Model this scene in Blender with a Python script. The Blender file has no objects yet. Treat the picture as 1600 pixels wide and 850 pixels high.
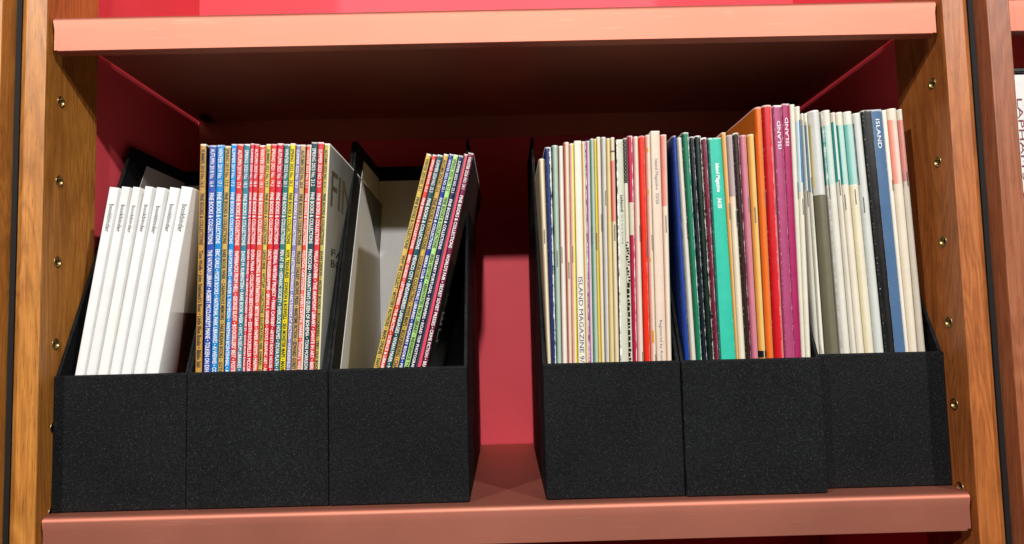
import bpy, bmesh, math, random
from mathutils import Vector, Matrix

# ------------------------------------------------------------------ camera, light, exposure
SC = bpy.context.scene
COL = SC.collection
CAM = Vector((0.00066, -0.56932, 0.13645))
PITCH, YAW, ROLL, FOC = 0.07459, 0.01062, -0.02451, 1138.936
def _basis():
    cp, sp, c, s = math.cos(PITCH), math.sin(PITCH), math.cos(YAW), math.sin(YAW)
    d = Vector((s*cp, c*cp, sp)); r = Vector((c, -s, 0)); u = r.cross(d)
    cr, sr = math.cos(ROLL), math.sin(ROLL)
    return r*cr + u*sr, u*cr - r*sr, d
RV, UV_, DV = _basis()
cd = bpy.data.cameras.new('camera'); cam = bpy.data.objects.new('camera', cd); COL.objects.link(cam)
cd.sensor_width = 36; cd.lens = FOC/1600*36; cd.clip_start = 0.01; cd.clip_end = 50
m = Matrix((RV, UV_, -DV)).transposed().to_4x4(); m.translation = CAM
cam.matrix_world = m
SC.camera = cam
W = bpy.data.worlds.new('World'); SC.world = W; W.use_nodes = True
W.node_tree.nodes['Background'].inputs[0].default_value = (1.0, 0.86, 0.74, 1)
W.node_tree.nodes['Background'].inputs[1].default_value = 0.006
def lamp(name, loc, power, size, color):
    l = bpy.data.lights.new(name, 'AREA'); l.shape = 'DISK'; l.size = size; l.energy = power; l.color = color
    o = bpy.data.objects.new(name, l); COL.objects.link(o); o.location = loc
    o.rotation_euler = (Vector((0, 0.0, 0.25)) - Vector(loc)).to_track_quat('-Z', 'Y').to_euler()
lamp('ceiling_spot', (0.0, -2.2, 1.46), 50, 0.08, (1, 0.97, 0.93))
lamp('ceiling_spot', (-1.35, -1.8, 1.46), 40, 0.08, (1, 0.97, 0.93))
lamp('ceiling_spot', (1.35, -1.8, 1.46), 40, 0.08, (1, 0.97, 0.93))
SC.view_settings.view_transform = 'Standard'; SC.view_settings.look = 'None'
SC.view_settings.exposure = 0.0; SC.view_settings.gamma = 1.0
SC.view_settings.use_curve_mapping = False

def un(q, Y):
    """photo pixel -> point on the vertical plane at depth Y (the plane a spine stands in)"""
    v = DV + RV*((q[0]-800)/FOC) - UV_*((q[1]-425)/FOC)
    return CAM + v*((Y-CAM.y)/v.y)

# ------------------------------------------------------------------ helpers
def lin(h):
    h = h.lstrip('#'); o = []
    for i in (0, 2, 4):
        c = int(h[i:i+2], 16)/255
        o.append(c/12.92 if c <= 0.04045 else ((c+0.055)/1.055)**2.4)
    return o
def mk(name, me, mat, parent=None):
    o = bpy.data.objects.new(name, me); COL.objects.link(o)
    if mat and not me.materials: me.materials.append(mat)
    if parent: o.parent = parent
    return o
def thing(name, label, cat, loc, group=None):
    o = bpy.data.objects.new(name, None); COL.objects.link(o); o.location = loc; o.empty_display_size = 0.02
    o['label'] = label; o['category'] = cat
    if group: o['group'] = group
    return o
def tag(o, label, cat, group=None):
    o['label'] = label; o['category'] = cat
    if group: o['group'] = group
def bm_done(bm, name, smooth=False):
    bmesh.ops.recalc_face_normals(bm, faces=bm.faces)
    me = bpy.data.meshes.new(name); bm.to_mesh(me); bm.free()
    if smooth:
        for p in me.polygons: p.use_smooth = True
    return me
def box_bm(bm, x0, x1, y0, y1, z0, z1, bev=0.0, seg=2):
    vs = [bm.verts.new((x, y, z)) for x in (x0, x1) for y in (y0, y1) for z in (z0, z1)]
    f = [bm.faces.new([vs[i] for i in q]) for q in ((0,1,3,2),(4,6,7,5),(0,4,5,1),(2,3,7,6),(0,2,6,4),(1,5,7,3))]
    if bev:
        ed = list({e for a in f for e in a.edges})
        bmesh.ops.bevel(bm, geom=ed, offset=bev, segments=seg, affect='EDGES', profile=0.5)
def box_me(name, x0, x1, y0, y1, z0, z1, bev=0.0, seg=2):
    bm = bmesh.new(); box_bm(bm, x0, x1, y0, y1, z0, z1, bev, seg); return bm_done(bm, name)
def prism_x(name, poly, x0, x1, bev=0.0):
    """polygon in (y,z) extruded along x"""
    bm = bmesh.new()
    a = [bm.verts.new((x0, y, z)) for y, z in poly]; b = [bm.verts.new((x1, y, z)) for y, z in poly]
    bm.faces.new(a); bm.faces.new(list(reversed(b))); n = len(poly)
    for i in range(n): bm.faces.new([a[i], b[i], b[(i+1) % n], a[(i+1) % n]])
    if bev: bmesh.ops.bevel(bm, geom=list(bm.edges), offset=bev, segments=2, affect='EDGES', profile=0.5)
    return bm_done(bm, name)
def smooth_by_angle(me, deg=40):
    for p in me.polygons: p.use_smooth = True
    bm = bmesh.new(); bm.from_mesh(me)
    for e in bm.edges:
        if len(e.link_faces) == 2: e.smooth = e.calc_face_angle() < math.radians(deg)
    bm.to_mesh(me); bm.free()

# ------------------------------------------------------------------ materials
class NT:
    def __init__(s, name):
        s.m = bpy.data.materials.new(name); s.m.use_nodes = True; s.t = s.m.node_tree; s.n = s.t.nodes
        s.b = s.n['Principled BSDF']
    def add(s, typ, ins=None, **kw):
        x = s.n.new(typ)
        for k, v in kw.items(): setattr(x, k, v)
        for k, v in (ins or {}).items():
            if isinstance(v, bpy.types.NodeSocket): s.t.links.new(v, x.inputs[k])
            else: x.inputs[k].default_value = v
        return x
    def math(s, op, a, b=0.0, c=0.0, clamp=False):
        x = s.add('ShaderNodeMath', {0: a, 1: b, 2: c}, operation=op); x.use_clamp = clamp; return x.outputs[0]
    def ramp(s, fac, stops, interp='LINEAR'):
        x = s.n.new('ShaderNodeValToRGB'); s.t.links.new(fac, x.inputs[0]); e = x.color_ramp.elements; x.color_ramp.interpolation = interp
        while len(e) < len(stops): e.new(0.5)
        for k, (p, c) in enumerate(stops): e[k].position = p; e[k].color = (*c, 1) if len(c) == 3 else c
        return x.outputs[0]
    def mix(s, fac, a, b, blend='MIX'):
        x = s.n.new('ShaderNodeMix'); x.data_type = 'RGBA'; x.blend_type = blend
        for sock, v in ((x.inputs[0], fac), (x.inputs[6], a), (x.inputs[7], b)):
            if isinstance(v, bpy.types.NodeSocket): s.t.links.new(v, sock)
            else: sock.default_value = v if not isinstance(v, (list, tuple)) else ((*v, 1) if len(v) == 3 else v)
        return x.outputs[2]
    def set(s, **kw):
        for k, v in kw.items():
            k = k.replace('_', ' ')
            if isinstance(v, bpy.types.NodeSocket): s.t.links.new(v, s.b.inputs[k])
            else: s.b.inputs[k].default_value = (*v, 1) if isinstance(v, (list, tuple)) and len(v) == 3 else v
    def bump(s, h, strength, dist):
        x = s.add('ShaderNodeBump', {'Height': h, 'Strength': strength, 'Distance': dist}); s.t.links.new(x.outputs[0], s.b.inputs['Normal'])

def plain(name, col, rough=0.5, metal=0.0, var=0.06, scale=60.0, bump=0.0, spec=0.5):
    n = NT(name); tc = n.add('ShaderNodeTexCoord')
    nz = n.add('ShaderNodeTexNoise', {'Vector': tc.outputs['Object'], 'Scale': scale, 'Detail': 4.0})
    n.set(Base_Color=n.mix(1.0, (*col, 1), n.ramp(nz.outputs[0], [(0.3, (1-var,)*3), (0.7, (1+var,)*3)]), 'MULTIPLY'),
          Roughness=rough, Metallic=metal)
    n.b.inputs['Specular IOR Level'].default_value = spec
    if bump: n.bump(nz.outputs[0], bump, 0.001)
    return n.m

def wood(name, c0, c1, c2, seed, rough=0.42):
    n = NT(name); tc = n.add('ShaderNodeTexCoord')
    mp = n.add('ShaderNodeMapping', {'Vector': tc.outputs['Object'], 'Location': (seed, seed*0.7, seed*1.3), 'Scale': (1, 1, 0.13)})
    nz = n.add('ShaderNodeTexNoise', {'Vector': mp.outputs[0], 'Scale': 26.0, 'Detail': 3.0, 'Distortion': 0.7})
    # growth rings: contour lines of the stretched noise give the cathedral figure
    ring = n.math('FRACT', n.math('MULTIPLY', nz.outputs[0], 15.0))
    tri = n.math('ABSOLUTE', n.math('SUBTRACT', ring, 0.5))
    mp2 = n.add('ShaderNodeMapping', {'Vector': tc.outputs['Object'], 'Location': (seed*2, 0, 0), 'Scale': (1, 1, 0.035)})
    fine = n.add('ShaderNodeTexNoise', {'Vector': mp2.outputs[0], 'Scale': 520.0, 'Detail': 5.0, 'Roughness': 0.65})
    big = n.add('ShaderNodeTexNoise', {'Vector': mp.outputs[0], 'Scale': 9.0, 'Detail': 2.0})
    f = n.math('ADD', n.math('MULTIPLY', tri, 0.42), n.math('MULTIPLY', fine.outputs[0], 0.62))
    f = n.math('ADD', f, n.math('MULTIPLY', n.math('SUBTRACT', big.outputs[0], 0.5), 0.5), clamp=True)
    col = n.ramp(f, [(0.08, c0), (0.48, c1), (0.85, c2)])
    # pores and little dark flecks
    fl = n.ramp(fine.outputs[0], [(0.66, (1, 1, 1)), (0.74, (0.62, 0.55, 0.5))])
    mp3 = n.add('ShaderNodeMapping', {'Vector': tc.outputs['Object'], 'Location': (0, seed*3, 0), 'Scale': (1, 1, 0.05)})
    por = n.add('ShaderNodeTexNoise', {'Vector': mp3.outputs[0], 'Scale': 1300.0, 'Detail': 2.0})
    col = n.mix(0.8, col, n.ramp(por.outputs[0], [(0.60, (1, 1, 1)), (0.70, (0.55, 0.46, 0.40))]), 'MULTIPLY')
    stn = n.add('ShaderNodeTexNoise', {'Vector': tc.outputs['Object'], 'Scale': 22.0, 'Detail': 6.0, 'Roughness': 0.7})
    col = n.mix(0.8, col, n.ramp(stn.outputs[0], [(0.32, (0.80, 0.76, 0.72)), (0.55, (1, 1, 1)), (0.75, (1.06, 1.05, 1.03))]), 'MULTIPLY')
    kn = n.add('ShaderNodeTexVoronoi', {'Vector': mp.outputs[0], 'Scale': 14.0}, feature='F1')
    knot = n.ramp(kn.outputs['Distance'], [(0.035, (0.35, 0.28, 0.22)), (0.10, (1, 1, 1))])
    n.set(Base_Color=n.mix(0.7, n.mix(0.6, col, fl, 'MULTIPLY'), knot, 'MULTIPLY'),
          Roughness=n.ramp(fine.outputs[0], [(0.3, (rough-0.06,)*3), (0.7, (rough+0.12,)*3)]))
    n.bump(fine.outputs[0], 0.16, 0.0006)
    return n.m

def cloth_mat():
    n = NT('black_bookcloth'); tc = n.add('ShaderNodeTexCoord'); g = n.add('ShaderNodeNewGeometry')
    pos = g.outputs['Position']
    sp = n.add('ShaderNodeTexNoise', {'Vector': pos, 'Scale': 1150.0, 'Detail': 2.0, 'Roughness': 0.7})
    sp2 = n.add('ShaderNodeTexNoise', {'Vector': pos, 'Scale': 520.0, 'Detail': 3.0})
    big = n.add('ShaderNodeTexNoise', {'Vector': pos, 'Scale': 14.0, 'Detail': 4.0})
    base = n.ramp(big.outputs[0], [(0.3, (0.0026, 0.0030, 0.0036)), (0.7, (0.0048, 0.0054, 0.0062))])
    mid = n.ramp(sp2.outputs[0], [(0.45, (1, 1, 1)), (0.72, (2.2, 2.2, 2.2))])
    c = n.mix(1.0, base, mid, 'MULTIPLY')
    fl = n.ramp(sp.outputs[0], [(0.60, (0, 0, 0)), (0.76, (1, 1, 1))])
    rubn = n.add('ShaderNodeTexNoise', {'Vector': pos, 'Scale': 75.0, 'Detail': 6.0, 'Roughness': 0.75})
    bev = n.add('ShaderNodeBevel', {'Radius': 0.0016}, samples=4)
    dif = n.add('ShaderNodeVectorMath', {0: bev.outputs[0], 1: g.outputs['True Normal']}, operation='DOT_PRODUCT')
    edge = n.math('MULTIPLY', n.math('SUBTRACT', 0.985, dif.outputs['Value']), 9.0, clamp=True)
    rubbed = n.math('MULTIPLY', edge, n.math('MULTIPLY', n.math('SUBTRACT', rubn.outputs[0], 0.46), 3.2, clamp=True), clamp=True)
    dust = n.math('MULTIPLY', n.math('SUBTRACT', rubn.outputs[0], 0.62), 0.22, clamp=True)
    c = n.mix(dust, c, (0.10, 0.10, 0.10)); c = n.mix(rubbed, c, (0.07, 0.068, 0.065))
    n.set(Base_Color=n.mix(fl, c, (0.060, 0.064, 0.068)), Roughness=0.66)
    n.b.inputs['Specular IOR Level'].default_value = 0.12
    wv = n.add('ShaderNodeTexNoise', {'Vector': pos, 'Scale': 1300.0, 'Detail': 2.0})
    n.bump(n.math('ADD', wv.outputs[0], n.math('MULTIPLY', sp2.outputs[0], 0.6)), 0.55, 0.0006)
    return n.m

def cover_mat():
    """printed paper: the print colour is a mesh attribute; creases, torn edges and scuffs are noise along the spine"""
    n = NT('printed_cover')
    at = n.add('ShaderNodeAttribute', attribute_name='print'); uvn = n.add('ShaderNodeAttribute', attribute_name='spine')
    sep = n.add('ShaderNodeSeparateXYZ', {0: uvn.outputs['Vector']}); u, v = sep.outputs[0], sep.outputs[1]
    def prop(p): return n.add('ShaderNodeAttribute', attribute_name=p, attribute_type='OBJECT').outputs['Fac']
    seed, wu, ww, scuff = prop('seed'), prop('wear_at'), prop('wear_width'), prop('scuff')
    vec = n.add('ShaderNodeCombineXYZ', {0: n.math('MULTIPLY', u, 1.1), 1: n.math('MULTIPLY', v, 130.0), 2: seed})
    nz = n.add('ShaderNodeTexNoise', {'Vector': vec.outputs[0], 'Scale': 1.0, 'Detail': 6.0, 'Roughness': 0.72})
    vec2 = n.add('ShaderNodeCombineXYZ', {0: n.math('MULTIPLY', u, 5.0), 1: n.math('MULTIPLY', v, 420.0), 2: n.math('ADD', seed, 7.3)})
    nz2 = n.add('ShaderNodeTexNoise', {'Vector': vec2.outputs[0], 'Scale': 1.0, 'Detail': 4.0, 'Roughness': 0.7})
    # torn crease running down the spine at u = wear_at
    wid = n.math('MULTIPLY', n.math('MULTIPLY', ww, 1.3), n.math('SUBTRACT', n.math('MULTIPLY', nz.outputs[0], 4.0), 1.35))
    d = n.math('ABSOLUTE', n.math('SUBTRACT', u, wu))
    torn = n.math('MULTIPLY', n.math('SUBTRACT', wid, d), 14.0, clamp=True)
    # rubbed edges of the spine and nicks
    ed = n.math('MINIMUM', n.math('ABSOLUTE', u), n.math('ABSOLUTE', n.math('SUBTRACT', 1.0, u)))
    rub = n.math('MULTIPLY', n.math('SUBTRACT', n.math('MULTIPLY', scuff, n.math('SUBTRACT', nz2.outputs[0], 0.5)), n.math('MULTIPLY', ed, 0.9)), 12.0, clamp=True)
    # bruised head of the spine
    head = n.math('MULTIPLY', n.math('SUBTRACT', n.math('MULTIPLY', n.math('SUBTRACT', nz2.outputs[0], 0.28), 0.006), v), 1800.0, clamp=True)
    head = n.math('MULTIPLY', head, n.math('MULTIPLY', scuff, 1.6, clamp=True))
    nick = n.math('MULTIPLY', n.math('SUBTRACT', nz2.outputs[0], n.math('SUBTRACT', 0.86, n.math('MULTIPLY', scuff, 0.06))), 30.0, clamp=True)
    mask = n.math('MAXIMUM', n.math('MAXIMUM', torn, rub), n.math('MAXIMUM', head, nick))
    tc = n.add('ShaderNodeTexCoord')
    soil = n.add('ShaderNodeTexNoise', {'Vector': tc.outputs['Object'], 'Scale': 55.0, 'Detail': 6.0, 'Roughness': 0.65})
    c = n.mix(1.0, at.outputs['Color'], n.ramp(soil.outputs[0], [(0.25, (0.93, 0.92, 0.90)), (0.6, (1.0, 1.0, 1.0)), (0.8, (1.02, 1.02, 1.02))]), 'MULTIPLY')
    n.set(Base_Color=n.mix(mask, c, (0.80, 0.79, 0.76)), Roughness=n.mix(mask, n.ramp(soil.outputs[0], [(0.3, (0.30,)*3), (0.75, (0.46,)*3)]), (0.8, 0.8, 0.8)))
    n.b.inputs['Specular IOR Level'].default_value = 0.35
    n.bump(n.math('ADD', n.math('MULTIPLY', soil.outputs[0], 0.4), n.math('MULTIPLY', nz.outputs[0], 0.35)), 0.22, 0.0012)
    return n.m

def pages_mat():
    n = NT('page_edges'); tc = n.add('ShaderNodeTexCoord')
    mp = n.add('ShaderNodeMapping', {'Vector': tc.outputs['Object'], 'Scale': (1, 0.02, 0.02)})
    nz = n.add('ShaderNodeTexNoise', {'Vector': mp.outputs[0], 'Scale': 2600.0, 'Detail': 2.0})
    n.set(Base_Color=n.ramp(nz.outputs[0], [(0.3, (0.5, 0.47, 0.40)), (0.65, (0.74, 0.71, 0.64))]), Roughness=0.8)
    return n.m

def metal_shelf():
    n = NT('coppery_coated_metal'); tc = n.add('ShaderNodeTexCoord')
    a = n.add('ShaderNodeTexNoise', {'Vector': tc.outputs['Object'], 'Scale': 700.0, 'Detail': 3.0})
    b = n.add('ShaderNodeTexNoise', {'Vector': tc.outputs['Object'], 'Scale': 9.0, 'Detail': 5.0})
    n.set(Base_Color=n.mix(1.0, (0.50, 0.178, 0.122, 1), n.ramp(b.outputs[0], [(0.3, (0.94,)*3), (0.7, (1.05,)*3)]), 'MULTIPLY'),
          Metallic=0.86, Roughness=n.ramp(b.outputs[0], [(0.3, (0.55,)*3), (0.7, (0.60,)*3)]))
    smp = n.add('ShaderNodeMapping', {'Vector': tc.outputs['Object'], 'Rotation': (0.2, 0.1, 0.3), 'Scale': (0.05, 1, 1)})
    scr = n.add('ShaderNodeTexNoise', {'Vector': smp.outputs[0], 'Scale': 620.0, 'Detail': 3.0})
    sc2 = n.ramp(scr.outputs[0], [(0.66, (0, 0, 0)), (0.74, (1, 1, 1))])
    old = n.b.inputs['Base Color'].links[0].from_socket
    n.set(Base_Color=n.mix(n.math('MULTIPLY', sc2, 0.14), old, (0.75, 0.5, 0.42)))
    n.bump(n.math('ADD', a.outputs[0], n.math('MULTIPLY', b.outputs[0], 1.5)), 0.06, 0.0005)
    return n.m

M = dict(
    wood_l=wood('honey_cherry_wood', (0.24, 0.080, 0.010), (0.50, 0.200, 0.034), (0.66, 0.315, 0.075), 0.37),
    wood_r=wood('red_cherry_wood', (0.17, 0.042, 0.009), (0.38, 0.115, 0.024), (0.52, 0.200, 0.052), 2.11),
    wood_n=wood('brown_cherry_wood', (0.14, 0.036, 0.014), (0.27, 0.080, 0.030), (0.38, 0.140, 0.060), 5.3),
    red=plain('raspberry_painted_panel', (0.76, 0.078, 0.105), 0.55, var=0.04, scale=14, bump=0.02, spec=0.25),
    metal=metal_shelf(), cloth=cloth_mat(), cover=cover_mat(), pages=pages_mat(),
    black=plain('black_gap_strip', (0.008, 0.008, 0.009), 0.6),
    lining=plain('white_paper_lining', (0.56, 0.555, 0.55), 0.75, var=0.05, scale=30, bump=0.05),
    brass=plain('brass', (0.42, 0.30, 0.13), 0.36, 1.0), brassd=plain('dull_brass', (0.10, 0.07, 0.03), 0.5, 1.0),
    steel=plain('staple_wire', (0.13, 0.125, 0.12), 0.5, 0.6),
    ink_k=plain('black_ink', (0.012, 0.012, 0.014), 0.45), ink_w=plain('white_ink', (0.82, 0.82, 0.80), 0.45),
    ink_b=plain('blue_ink', (0.03, 0.05, 0.17), 0.45), ink_s=plain('slate_blue_ink', (0.10, 0.14, 0.20), 0.45),
    ink_r=plain('maroon_ink', (0.20, 0.03, 0.045), 0.45), ink_g=plain('olive_ink', (0.09, 0.075, 0.04), 0.5),
    ink_y=plain('grey_ink', (0.17, 0.17, 0.165), 0.5), ink_p=plain('pale_ink', (0.33, 0.32, 0.28), 0.5),
    lacquer=plain('black_board', (0.01, 0.01, 0.011), 0.35),
)

# ------------------------------------------------------------------ setting: panels of the bay
H = 0.3925            # top of upper shelf above top of lower shelf
def panel(name, x0, x1, y0, y1, z0, z1, mat, bev=0):
    o = mk(name, box_me(name, x0, x1, y0, y1, z0, z1, bev), mat); o['kind'] = 'structure'; return o
panel('back_wall', -0.363, 0.363, 0.2945, 0.304, -0.40, 0.85, M['red'])
panel('wall_left', -0.372, -0.3625, 0.0695, 0.2935, -0.40, 0.85, M['red'])
panel('wall_right', 0.3625, 0.372, 0.0695, 0.2935, -0.40, 0.85, M['red'])
panel('back_wall_neighbour', 0.402, 0.62, 0.2945, 0.304, -0.40, 0.85, M['red'])

# wooden posts with brass shelf sleeves
HOLES = [0.3279 + 0.0655*k for k in range(-6, 7)]
def post(x0, x1, y0, y1, mat, label, holes_side=0):
    bm = bmesh.new(); box_bm(bm, x0, x1, y0, y1, -0.40, 0.85, 0.0009, 2)
    me = bm_done(bm, 'wooden_post')
    zs = [z for z in HOLES if -0.1 < z < 0.42]
    o = mk('wooden_post', me, mat); tag(o, label, 'shelf post')
    if holes_side:
        xf = x1 if holes_side > 0 else x0
        cb = bmesh.new()
        for z in zs:
            mtx = Matrix.Translation((xf, 0.0165, z)) @ Matrix.Rotation(math.pi/2, 4, 'Y')
            bmesh.ops.create_cone(cb, cap_ends=True, segments=28, radius1=0.0045, radius2=0.0045, depth=0.020, matrix=mtx)
        cme = bpy.data.meshes.new('cut'); cb.to_mesh(cme); cb.free()
        co = bpy.data.objects.new('cut', cme); COL.objects.link(co)
        md = o.modifiers.new('holes', 'BOOLEAN'); md.operation = 'DIFFERENCE'; md.object = co; md.solver = 'EXACT'
        dg = bpy.context.evaluated_depsgraph_get()
        new = bpy.data.meshes.new_from_object(o.evaluated_get(dg)); o.modifiers.clear(); o.data = new
        bpy.data.objects.remove(co)
        if not new.materials: new.materials.append(mat)
        s = -1 if holes_side > 0 else 1          # direction into the wood
        bm = bmesh.new(); prof = [(-0.0003, 0.0036), (-0.0005, 0.0045), (-0.0001, 0.0049), (0.0001, 0.00455), (0.0085, 0.00445), (0.0085, 0.0036)]
        n = 28; rings = []
        for dx, r in prof:
            rings.append([bm.verts.new((s*dx, r*math.cos(2*math.pi*i/n), r*math.sin(2*math.pi*i/n))) for i in range(n)])
        k = len(rings)
        for a in range(k):
            for i in range(n): bm.faces.new([rings[a][i], rings[a][(i+1) % n], rings[(a+1) % k][(i+1) % n], rings[(a+1) % k][i]])
        sl = bm_done(bm, 'brass_sleeve', True); sl.materials.append(M['brass'])
        pl = bmesh.new(); bmesh.ops.create_cone(pl, cap_ends=True, segments=24, radius1=0.0035, radius2=0.0035, depth=0.002,
                                                matrix=Matrix.Translation((s*0.0062, 0, 0)) @ Matrix.Rotation(math.pi/2, 4, 'Y'))
        plm = bm_done(pl, 'plug'); plm.materials.append(M['brassd'])
        for z in zs:
            q = mk('brass_sleeve', sl, None, o); q.location = (xf, 0.0165, z)
            w = mk('plug', plm, None, q)
    return o
post(-0.3768, -0.3575, -0.004, 0.069, M['wood_l'], 'honey coloured wooden post drilled with brass sleeves beside the white paperbacks', 1)
post(0.3578, 0.3776, -0.004, 0.069, M['wood_r'], 'reddish wooden post drilled with brass sleeves beside the cream stapled magazines', -1)
post(-0.4010, -0.3818, -0.020, 0.069, M['wood_l'], 'plain wooden post of the adjoining bay, past the honey coloured post')
post(0.3826, 0.4005, -0.020, 0.069, M['wood_n'], 'brown wooden post of the adjoining bay next to white slipcased book')
for x0, x1, lb in ((-0.3813, -0.3773, 'black strip filling the joint beside the honey coloured post'), (0.3783, 0.3821, 'black strip filling the joint beside the reddish post')):
    o = mk('joint_strip', box_me('joint_strip', x0, x1, -0.0042, 0.06, -0.40, 0.85), M['black']); tag(o, lb, 'joint strip')

# ------------------------------------------------------------------ metal shelves (folded trays)
LIP = 0.0287
def shelf(zt, label, xa=-0.355, xb=0.355, yd=0.2925, group=None):
    root = thing('metal_shelf', label, 'shelf', ((xa+xb)/2, 0.0, zt)); hw = (xb-xa)/2
    r, t = 0.0042, 0.0016
    hr = hw+0.0056
    bm = bmesh.new(); hm = hw+0.0018; pts = [(-hm, r+0.0002), (hm, r+0.0002), (hm, 0.0702), (hr, 0.0702), (hr, yd), (-hr, yd), (-hr, 0.0702), (-hm, 0.0702)]
    a_ = [bm.verts.new((x, y, 0)) for x, y in pts]; b_ = [bm.verts.new((x, y, -0.0022)) for x, y in pts]; bm.faces.new(a_); bm.faces.new(list(reversed(b_)))
    for i in range(8): bm.faces.new([a_[i], b_[i], b_[(i+1) % 8], a_[(i+1) % 8]])
    mk('plate', bm_done(bm, 'plate'), M['metal'], root)
    # front lip: rounded nose, tapered lower corners with a small folded facet at each end
    bm = bmesh.new(); prof = []
    for i in range(9):
        a = math.pi/2*i/8; prof.append((r - r*math.sin(a), -r + r*math.cos(a)))
    prof += [(0.0, -0.010), (0.0, -0.020), (0.0, -LIP+0.0006), (0.0006, -LIP), (0.0105, -LIP), (0.0105, -LIP+t), (t, -LIP+t), (t, -r), (r, -t)]
    L = []
    for y, z in prof:
        k = max(0.0, (-z-r)/(LIP-r)); xi = hw - 0.0040*k if y < 0.0007 else hw
        L.append((xi, y, z))
    va = [bm.verts.new((-x, y, z)) for x, y, z in L]; vb = [bm.verts.new((x, y, z)) for x, y, z in L]; n = len(L)
    for i in range(n): bm.faces.new([va[i], vb[i], vb[(i+1) % n], va[(i+1) % n]])
    me = bm_done(bm, 'front_lip'); smooth_by_angle(me, 35); mk('front_lip', me, M['metal'], root)
    for s in (-1, 1):     # folded end facets
        bm = bmesh.new()
        p = [(hw, r, -0.001), (hw, r, -LIP), (hw, 0.0105, -LIP), (hw, 0.0105, -0.0022)]
        f = [(hw-0.0001, 0.0003, -r), (hw-0.0040, 0.0003, -LIP+0.0004), (hw-0.0003, 0.0052, -LIP+0.0002), (hw-0.0003, 0.0052, -r)]
        v = [bm.verts.new((s*x, y, z)) for x, y, z in f]; bm.faces.new(v)
        w = [bm.verts.new((s*(x-0.0008), y+0.0008, z)) for x, y, z in f]; bm.faces.new(list(reversed(w)))
        for i in range(4): bm.faces.new([v[i], v[(i+1) % 4], w[(i+1) % 4], w[i]])
        mk('end_facet', bm_done(bm, 'end_facet'), M['metal'], root)
    mk('rear_lip', box_me('rear_lip', -hr, hr, yd-0.0016, yd-0.0001, -LIP, -0.0024, 0.0002), M['metal'], root)
    return root
s_low = shelf(0.0, 'coppery metal shelf carrying the six black magazine files')
s_up = shelf(H, 'coppery metal shelf with empty underside above the magazine files')
shelf(H+0.0005, 'coppery metal shelf of the adjoining bay above the white slipcased book', 0.4012, 0.60)
for s in (-1, 1):
    mk('shelf_clip', box_me('shelf_clip', s*0.3445-0.0045, s*0.3445+0.0045, 0.262, 0.286, -0.0060, -0.0028, 0.0004), M['brassd'], s_up)

# ------------------------------------------------------------------ black magazine files
BH, BD, BF = 0.318, 0.228, 0.1060
YP = 0.112
GRP_BOX = 'black cloth magazine files on the shelf'
BOX = {}
def mag_file(k, x0, x1, yf, label, fh=BF, rot=0.0):
    w = x1-x0; root = thing('magazine_file', label, 'magazine file', ((x0+x1)/2, yf, 0.0004), GRP_BOX); a = w/2
    t = 0.0026
    mk('front_panel', box_me('front_panel', -a, a, 0, t+0.0004, 0, fh, 0.00145, 4), M['cloth'], root)
    poly = [(t+0.0006, 0.0), (BD, 0.0), (BD, BH), (YP, BH), (t+0.0006, fh+0.0005)]
    for s in (-1, 1):
        xa, xb = (-a, -a+t) if s < 0 else (a-t, a)
        o = mk('side_panel', prism_x('side_panel', poly, xa, xb, 0.0007), M['cloth'], root)
        mg = 0.0135
        lp = [(t+0.004, 0.004), (BD-t-0.001, 0.004), (BD-t-0.001, BH-mg), (YP+0.026, BH-mg), (t+0.028, fh-0.001), (t+0.012, fh-0.02), (t+0.004, fh-0.030)]
        xl, xr = (-a+t+0.0002, -a+t+0.0008) if s < 0 else (a-t-0.0008, a-t-0.0002)
        mk('side_lining', prism_x('side_lining', lp, xl, xr), M['lining'], o)
    bp = mk('back_panel', box_me('back_panel', -a+t+0.0002, a-t-0.0002, BD-t, BD, 0, BH, 0.0006), M['cloth'], root)
    mk('back_lining', box_me('back_lining', -a+t+0.001, a-t-0.001, BD-t-0.0008, BD-t-0.0002, 0.004, BH-0.0165), M['lining'], bp)
    mk('base', box_me('base', -a+t+0.0002, a-t-0.0002, t+0.0006, BD-t-0.0009, 0, 0.0026), M['cloth'], root)
    BOX[k] = dict(x0=x0+t+0.0011, x1=x1-t-0.0011, yf=yf)
    return root
mag_file(1, -0.3568, -0.2522, 0.0135, 'black magazine file holding the leaning white paperbacks')
mag_file(2, -0.2518, -0.1408, 0.0125, 'black magazine file packed full of multicoloured lettered spines')
mag_file(3, -0.1404, -0.0306, 0.0120, 'half empty black magazine file showing its white lining')
mag_file(4, 0.0293, 0.1386, 0.0120, 'black magazine file packed with cream and pastel stapled magazines')
mag_file(5, 0.1392, 0.2502, 0.0100, 'black magazine file holding the green, turquoise, orange and magenta spines')
mag_file(6, 0.2508, 0.3574, 0.0250, 'black magazine file with cream stapled magazines, set back beside the reddish post', fh=0.1075)

# ------------------------------------------------------------------ lettering
_tc = {}
def glyphs(txt, bold, shear=0.0):
    key = (txt, bold, shear)
    if key not in _tc:
        cu = bpy.data.curves.new('t', 'FONT'); cu.body = txt; cu.size = 1; cu.resolution_u = 2; cu.offset = bold; cu.shear = shear
        cu.space_character = 1.0 + bold*0.8
        ob = bpy.data.objects.new('t', cu); me = bpy.data.meshes.new_from_object(ob)
        vs = [(v.co.x, v.co.y) for v in me.vertices]; fs = [list(p.vertices) for p in me.polygons]
        bpy.data.objects.remove(ob); bpy.data.curves.remove(cu); bpy.data.meshes.remove(me)
        _tc[key] = (vs, fs)
    return _tc[key]

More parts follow.
